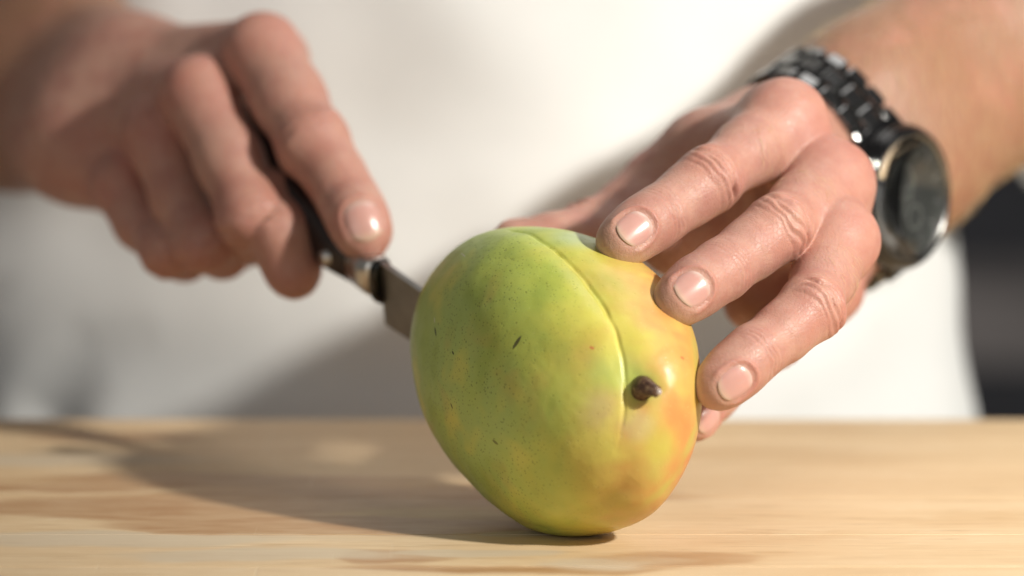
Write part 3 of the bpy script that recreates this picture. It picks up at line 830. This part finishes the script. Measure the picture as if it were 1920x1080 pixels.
person = empty('person', (-0.045, 0.395, -0.25), 'person in a white jacket holding a mango steady and cutting it with a knife', 'person')
Vs, Qs, Bl, Tn, Pa = [], [], [], [], []; base_i = 0
for H, h, amp in ((LH, 0.00065, 1.0), (RH, 0.0013, 1.0)):
    f = H.sdf; lo, hi = bbox(H)
    V, Q = surface_nets(f, lo, hi, h)
    V, bl = details(H, V, f, h, amp)
    wr, ax = (LW, f_ax) if H is LH else (RW, rf_ax)
    al = (V - wr) @ ax
    tn = sstep(-0.02, 0.05, al) * 0.85
    pa = np.zeros(len(V))
    if H is LH:                                      # skin blanched where the pads press on the fruit
        for F in H.f:
            for i in np.flatnonzero(np.linalg.norm(V - F.p[-1], axis=1) < 0.016):
                pa[i] = math.exp(-(max(mango_sd(V[i]), 0) / 0.0042) ** 2)
            t_, d_, l_ = F.frame(); e_ = np.linalg.norm(V - (F.p[-1] + t_ * F.r[-1] * 0.75), axis=1)
            pa = np.maximum(pa, 0.7 * np.exp(-(e_ / 0.0075) ** 2))
    Vs.append(V); Qs.append(Q + base_i); base_i += len(V); Bl.append(bl); Tn.append(tn); Pa.append(pa)
    if H is LH:
        fore = np.flatnonzero((al > 0.034) & (al < 0.20)); cho = RNG.choice(fore, 2600); kindh = np.zeros(len(cho))
        for F in (idx_f, mid_f, rin_f):
            c0 = F.p[1]; dn = ortho(F.d, nrm(F.p[2] - F.p[0])); near_ = np.flatnonzero((np.linalg.norm(V - c0, axis=1) < 0.0135) & ((V - c0) @ dn > 0.004))
            cho = np.concatenate([cho, RNG.choice(near_, 70)]); kindh = np.concatenate([kindh, np.ones(70)])
        hp = V[cho]; hn = grad(f, hp, h)
        hv = []; hq = []
        for p, n, kd in zip(hp, hn, kindh):
            flow = ortho(-ax * 0.8 + w_ax * 0.9 + RNG.normal(0, .25, 3), n) if kd == 0 else ortho(np.array([0.2, -.2, -0.9]) + RNG.normal(0, .25, 3), n)
            Lh = RNG.uniform(0.006, 0.014) if kd == 0 else RNG.uniform(0.0025, 0.0045)
            side = np.cross(flow, n); rad = 0.00008 if kd == 0 else 0.000045
            b0 = len(hv)
            for k_, tt in enumerate((0, .35, .7, 1.0)):
                c_ = p + flow * Lh * tt + n * Lh * (0.42 * tt - 0.34 * tt * tt) - n * 0.0003 * (k_ == 0)
                rk = rad * (1 - 0.75 * tt)
                hv += [c_ + side * rk, c_ - side * rk * .5 + n * rk * .87, c_ - side * rk * .5 - n * rk * .87]
            for k_ in range(3):
                for j_ in range(3): hq.append((b0 + k_ * 3 + j_, b0 + k_ * 3 + (j_ + 1) % 3, b0 + k_ * 3 + 3 + (j_ + 1) % 3, b0 + k_ * 3 + 3 + j_))
        hm = NT('fair_hair'); hm.set(Base_Color=(0.62, 0.45, 0.24), Roughness=0.3, Specular_IOR_Level=0.6)
        ho = child(link('arm_hair', mesh_np('arm_hair', np.array(hv), np.array(hq)), hm.m), person); ho['kind'] = 'stuff'
V, Q = surface_nets(core_sdf, TORSO_C - 0.5, TORSO_C + 0.52, 0.01)
Vs.append(V); Qs.append(Q + base_i); Bl.append(np.zeros(len(V))); Tn.append(np.zeros(len(V))); Pa.append(np.zeros(len(V)))
bme = mesh_np('body', np.concatenate(Vs), np.concatenate(Qs))
for nm, arr in (('blush', Bl), ('tan', Tn), ('pale', Pa)):
    a = bme.attributes.new(nm, 'FLOAT', 'POINT'); a.data.foreach_set('value', np.concatenate(arr).astype(np.float32))
child(link('body', bme, M_SKIN), person)
for H in (LH, RH):
    for F in H.f:
        if F.nail: child(link('fingernail', nail_mesh(F, F.sdf), M_NAIL), person)

# ---- jacket and trousers
arch_c = at(175, 800, 0.27)
def folds(P):
    x, z = P[:, 0], P[:, 2]
    q = 0.0075 * np.sin(x * 34 + z * 22 + 1.3 + 6 * vnoise(P + 5, 5)) * (0.5 + vnoise(P + 9, 6))
    q += 0.0085 * np.sin(x * 18 - z * 46 + 2.4 + 7 * vnoise(P + 2, 6)) * (0.5 + vnoise(P + 1, 5))
    q += 0.004 * vnoise(P + 7, 26)
    return q
def jacket_sdf(P):
    d = torso_sdf(P) + folds(P)
    for el, shd, ax in ((L_EL, L_SH, f_ax), (R_EL, R_SH, rf_ax)):
        lowp = np.array([0.252, 0.335, 0.112]) if el is L_EL else el - nrm(shd - el) * 0.012
        dirv = nrm(shd - lowp)
        sl = rcone(P, lowp, shd, 0.064, 0.075) + 0.6 * folds(P * 1.3)
        cut = -((P - lowp.astype(np.float32)) @ dirv.astype(np.float32)) - 0.028
        sl = np.maximum(sl, cut)
        tun = np.maximum(rcone(P, lowp - dirv * 0.08, lowp + dirv * 0.05, 0.056, 0.056), -1)
        sl = np.maximum(sl, -tun)
        d = smin(d, sl, 0.03)
        # the forearm leaves through the sleeve mouth
        d = np.maximum(d, -rcone(P, el - ax * 0.12, el, 0.046, 0.05))
    slit = np.minimum(rcone(P, at(60, 800, 0.30), at(120, 690, 0.285), 0.015, 0.012), rcone(P, at(120, 690, 0.285), at(215, 650, 0.275), 0.012, 0.006))
    d = -smin(-d, slit, 0.016)
    return d
V, Q = surface_nets(jacket_sdf, np.array([-0.48, 0.16, -0.28]), np.array([0.42, 0.64, 0.58]), 0.005)
child(link('jacket', mesh_np('jacket', V, Q), M_JACKET), person)
def trousers_sdf(P):
    return np.maximum(torso_sdf(P, -0.009) + 0.8 * folds(P), P[:, 2] - 0.07)
V, Q = surface_nets(trousers_sdf, np.array([-0.40, 0.16, -0.36]), np.array([0.32, 0.60, 0.12]), 0.007)
child(link('trousers', mesh_np('trousers', V, Q), M_DENIM), person)

# ------------------------------------------------------------------ kitchen knife
k0 = at(716, 490, 0.074)                              # spine at the heel
kax = nrm(at(716, 490, 0.074) - at(430, 292, 0.162))  # towards the tip
kv = ortho(np.array([0.0, 0.36, -0.93]), kax); kn_ = np.cross(kax, kv)
KM = Matrix(((kax[0], kv[0], kn_[0], k0[0]), (kax[1], kv[1], kn_[1], k0[1]), (kax[2], kv[2], kn_[2], k0[2]), (0, 0, 0, 1)))
knife = empty('kitchen_knife', (0, 0, 0), 'kitchen knife with black riveted handle cutting into the side of the mango', 'knife')
knife.matrix_world = KM
def kpart(name, bm, mat, smooth=True):
    me = bpy.data.meshes.new(name); bm.to_mesh(me); bm.free()
    if smooth: me.polygons.foreach_set('use_smooth', [True] * len(me.polygons))
    return link(name, me, mat, knife)
# blade: x along, y from spine to edge, z thickness
bl_out = [(0, 0), (0.03, 0.0004), (0.055, 0.0022), (0.072, 0.007), (0.080, 0.013), (0.076, 0.0165), (0.06, 0.0205), (0.035, 0.0235), (0.0, 0.0248)]
bm = bmesh.new(); L1, L2 = [], []
for x, y in bl_out:
    t = 0.0011 * (1 - y / 0.026) + 0.00006
    L1.append(bm.verts.new((x, y, t))); L2.append(bm.verts.new((x, y, -t)))
bm.faces.new(L1); bm.faces.new(L2[::-1])
for i in range(len(L1)):
    j = (i + 1) % len(L1); bm.faces.new((L1[j], L1[i], L2[i], L2[j]))
bmesh.ops.recalc_face_normals(bm, faces=bm.faces); kpart('blade', bm, M_BLADE, False)
def prism(sections, n=24, pw=3.0):
    """sections: (x, yc, hy, hz) superellipse rings"""
    bm = bmesh.new(); R = []
    for x, yc, hy, hz in sections:
        ring = []
        for q in np.linspace(0, 2 * np.pi, n, endpoint=False):
            c, s = math.cos(q), math.sin(q); k = (abs(c) ** pw + abs(s) ** pw) ** (-1 / pw)
            ring.append(bm.verts.new((x, yc + hy * c * k, hz * s * k)))
        R.append(ring)
    for A, B in zip(R[:-1], R[1:]):
        for i in range(n): bm.faces.new((A[i], A[(i + 1) % n], B[(i + 1) % n], B[i]))
    bm.faces.new(R[0][::-1]); bm.faces.new(R[-1]); bmesh.ops.recalc_face_normals(bm, faces=bm.faces)
    return bm
kpart('bolster', prism([(-0.0150, .0068, .0068, .0062), (-0.0148, .0068, .0072, .0066), (-0.004, .0072, .0074, .0060), (-0.0022, .0075, .0076, .0048), (-0.0020, .0075, .0074, .0040)]), M_STEEL)
kpart('collar', prism([(-0.0020, .0080, .0082, .0044), (-0.0016, .0080, .0084, .0046), (0.0006, .0080, .0084, .0036), (0.0009, .0080, .0080, .0030)]), M_BLACK)
hd = kpart('handle', prism([(-0.0152, .0068, .0072, .0066), (-0.030, .0060, .0090, .0078), (-0.042, .0040, .0100, .0084), (-0.056, .0010, .0102, .0088), (-0.072, -.0035, .0098, .0088), (-0.088, -.0090, .0098, .0086), (-0.100, -.0130, .0098, .0082), (-0.103, -.0140, .0085, .007)]), M_HANDLE)
for x in (-0.026, -0.056, -0.086):
    b = lathe([(0, 0.0004), (0.0020, 0.0003), (0.0026, 0), (0.0026, -0.019), (0.0020, -0.0193), (0, -0.0194)], 20)
    bmesh.ops.translate(b, vec=(x, float(np.interp(x, [-.1, -.056, -.026], [-.012, .001, .0066])), 0.0095), verts=b.verts)
    o = kpart('rivet', b, M_STEEL); o.parent = hd

# ------------------------------------------------------------------ wristwatch
WC = LW + f_ax * 0.020
w0, n0 = w_ax, n_ax
WROT = math.radians(15)                              # watch slipped round towards the little finger
watch = empty('wristwatch', tuple(WC), 'polished black ceramic wristwatch with link bracelet worn on the wrist', 'watch')
WM = Matrix(((w_ax[0], f_ax[0], n_ax[0], WC[0]), (w_ax[1], f_ax[1], n_ax[1], WC[1]), (w_ax[2], f_ax[2], n_ax[2], WC[2]), (0, 0, 0, 1)))
if WM.to_3x3().determinant() < 0:
    WM = Matrix(((-w_ax[0], f_ax[0], n_ax[0], WC[0]), (-w_ax[1], f_ax[1], n_ax[1], WC[1]), (-w_ax[2], f_ax[2], n_ax[2], WC[2]), (0, 0, 0, 1)))
SGN = 1 if np.dot(np.array(WM.col[0][:3]), w_ax) > 0 else -1
watch.matrix_world = WM                              # x across the wrist, y up the forearm, z out of the back of the wrist
def wpart(name, bm, mat, parent=None, smooth=True, mtx=None):
    bmesh.ops.transform(bm, matrix=CASE_M @ mtx if mtx is not None else CASE_M, verts=bm.verts)
    me = bpy.data.meshes.new(name); bm.to_mesh(me); bm.free()
    if smooth: me.polygons.foreach_set('use_smooth', [True] * len(me.polygons))
    return link(name, me, mat, parent or watch)
EA, EB = 0.0385, 0.0232
T0 = SGN * math.atan(math.tan(WROT) * EA / EB)
CASE_M = Matrix.Translation((EA * math.sin(T0), 0, EB * math.cos(T0))) @ Matrix.Rotation(SGN * WROT, 4, 'Y') @ Matrix.Diagonal((1.12, 1.12, 0.86, 1.0)) @ Matrix.Translation((0, 0, -EB))
ZC = EB + 0.0005
R_ = 0.0240
case = wpart('case', lathe([(0, ZC), (R_ - .004, ZC), (R_ - .001, ZC + .0010), (R_, ZC + .0025), (R_, ZC + .0062), (R_ - .0008, ZC + .0072), (0.015, ZC + .0074), (0, ZC + .0074)], 72), M_BLACK)
wpart('bezel', lathe([(0.0196, ZC + .0070), (0.0232, ZC + .0070), (0.0235, ZC + .0078), (0.0228, ZC + .0092), (0.0214, ZC + .0100), (0.0202, ZC + .0098), (0.0196, ZC + .0090), (0.0196, ZC + .0070)], 72), M_BLACK)
wpart('bezel_ring', lathe([(0.0194, ZC + .0088), (0.0200, ZC + .0100), (0.0208, ZC + .0105), (0.0211, ZC + .0103), (0.0205, ZC + .0093), (0.0194, ZC + .0088)], 72), M_RIM)
DZ = ZC + .0085
dial = wpart('dial', lathe([(0, DZ), (0.0195, DZ), (0.0195, DZ - .0003), (0, DZ - .0003)], 64), mat_simple('dial_grey', (0.045, 0.05, 0.048), 0.35, 0.2, nscale=300, namp=.1), smooth=False)
M_RING = mat_simple('dial_print', (0.16, 0.17, 0.165), 0.4)
def ring_bm(r0, r1, z0, z1, cx=0, cy=0):
    b = lathe([(r0, z0), (r1, z0), (r1, z1), (r0, z1), (r0, z0)], 40); bmesh.ops.translate(b, vec=(cx, cy, 0), verts=b.verts); return b
for cx, cy in ((0.007, 0), (-0.007, 0), (0, -0.0072)):
    wpart('subdial', ring_bm(0.0034, 0.0042, DZ + .00005, DZ + .0003, cx, cy), M_RING, dial)
wpart('minute_ring', ring_bm(0.0174, 0.0179, DZ + .00005, DZ + .0003), M_RING, dial)
for i in range(12):
    a = i * math.pi / 6
    b = bm_box(0.0009, 0.0026, 0.0005); bmesh.ops.translate(b, vec=(0, 0.0150, DZ + .0003), verts=b.verts)
    bmesh.ops.rotate(b, cent=(0, 0, 0), matrix=Matrix.Rotation(a, 3, 'Z'), verts=b.verts); wpart('hour_marker', b, M_RING, dial, False)
for a, L in ((0.9, 0.0085), (2.6, 0.012)):
    b = bm_box(0.0010, L, 0.0003); bmesh.ops.translate(b, vec=(0, L / 2 - .001, DZ + .00035), verts=b.verts)
    bmesh.ops.rotate(b, cent=(0, 0, 0), matrix=Matrix.Rotation(a, 3, 'Z'), verts=b.verts); wpart('clock_hand', b, M_RING, dial, False)
gm = NT('watch_glass'); gm.set(Base_Color=(1, 1, 1), Roughness=0.02, Transmission_Weight=1.0, IOR=1.45)
wpart('crystal', lathe([(0, ZC + .0102), (0.012, ZC + .0100), (0.0194, ZC + .0097), (0.0196, ZC + .0094), (0.0194, ZC + .0090), (0, ZC + .0093)], 64), gm.m)
cr = lathe([(0, 0), (0.0030, 0), (0.0034, .0006), (0.0034, .0034), (0.0028, .0042), (0, .0044)], 24)
wpart('crown', cr, M_BLACK, mtx=Matrix.Translation((0, -R_ + .0003, ZC + .0055)) @ Matrix.Rotation(math.pi / 2, 4, 'X'))
for sx_ in (-1, 1):
    b = bm_box(0.012, 0.024, 0.0050, 0.0018, 3)
    wpart('lug', b, M_BLACK, mtx=Matrix.Translation((sx_ * 0.0205, 0, ZC + .0012)) @ Matrix.Rotation(sx_ * 0.70, 4, 'Y'))
# bracelet: rows of rounded links round an ellipse, the middle link set half a pitch on
ts = np.linspace(0, 2 * np.pi, 4001); ex, ez = (EA + .0046) * np.sin(ts), (EB + .0046) * np.cos(ts)
arc = np.concatenate([[0], np.cumsum(np.hypot(np.diff(ex), np.diff(ez)))]); tot = arc[-1]
def link_me(wy, pitch):
    bm = bm_box(pitch * 0.86, wy, 0.0048, 0.0010, 2)
    me = bpy.data.meshes.new('link'); bm.to_mesh(me); bm.free(); me.materials.append(M_LINK)
    return me
s0_, s1_ = 0.0235, tot - 0.0235
nrow = int(round((s1_ - s0_) / 0.0092)); pitch = (s1_ - s0_) / nrow
me_s, me_c = link_me(0.0066, pitch), link_me(0.0090, pitch)
for r in range(nrow):
    for yy, mm, so in ((-0.0090, me_s, 0.5), (0, me_c, 1.0), (0.0090, me_s, 0.5)):
        s = s0_ + (r + so) * pitch
        if s > s1_ - pitch * 0.3: continue
        t = np.interp((s + np.interp(T0 % (2 * np.pi), ts, arc)) % tot, arc, ts)
        x, z = (EA + .0046) * math.sin(t), (EB + .0046) * math.cos(t)
        tx, tz = (EA + .003) * math.cos(t), -(EB + .003) * math.sin(t)
        o = link('link', mm, None, watch)
        o.matrix_local = Matrix.Translation((x, yy, z)) @ Matrix.Rotation(-math.atan2(tz, tx) + random.uniform(-.09, .09), 4, 'Y') @ Matrix.Rotation(random.uniform(-.06, .06), 4, 'X')

# dark pins and inner faces of the bracelet: one thin closed band under the links
bm = bmesh.new(); n_ = 160; rg = []
for k in range(n_):
    t = 2 * math.pi * k / n_
    rg.append([bm.verts.new(((EA + a) * math.sin(t), yy, (EB + a) * math.cos(t))) for a, yy in ((.0030, -.0112), (.0050, -.0112), (.0050, .0112), (.0030, .0112))])
for k in range(n_):
    A, B = rg[k], rg[(k + 1) % n_]
    for j in range(4): bm.faces.new((A[j], A[(j + 1) % 4], B[(j + 1) % 4], B[j]))
bmesh.ops.recalc_face_normals(bm, faces=bm.faces)
me = bpy.data.meshes.new('bracelet_core'); bm.to_mesh(me); bm.free()
link('bracelet_core', me, M_PIN, watch)
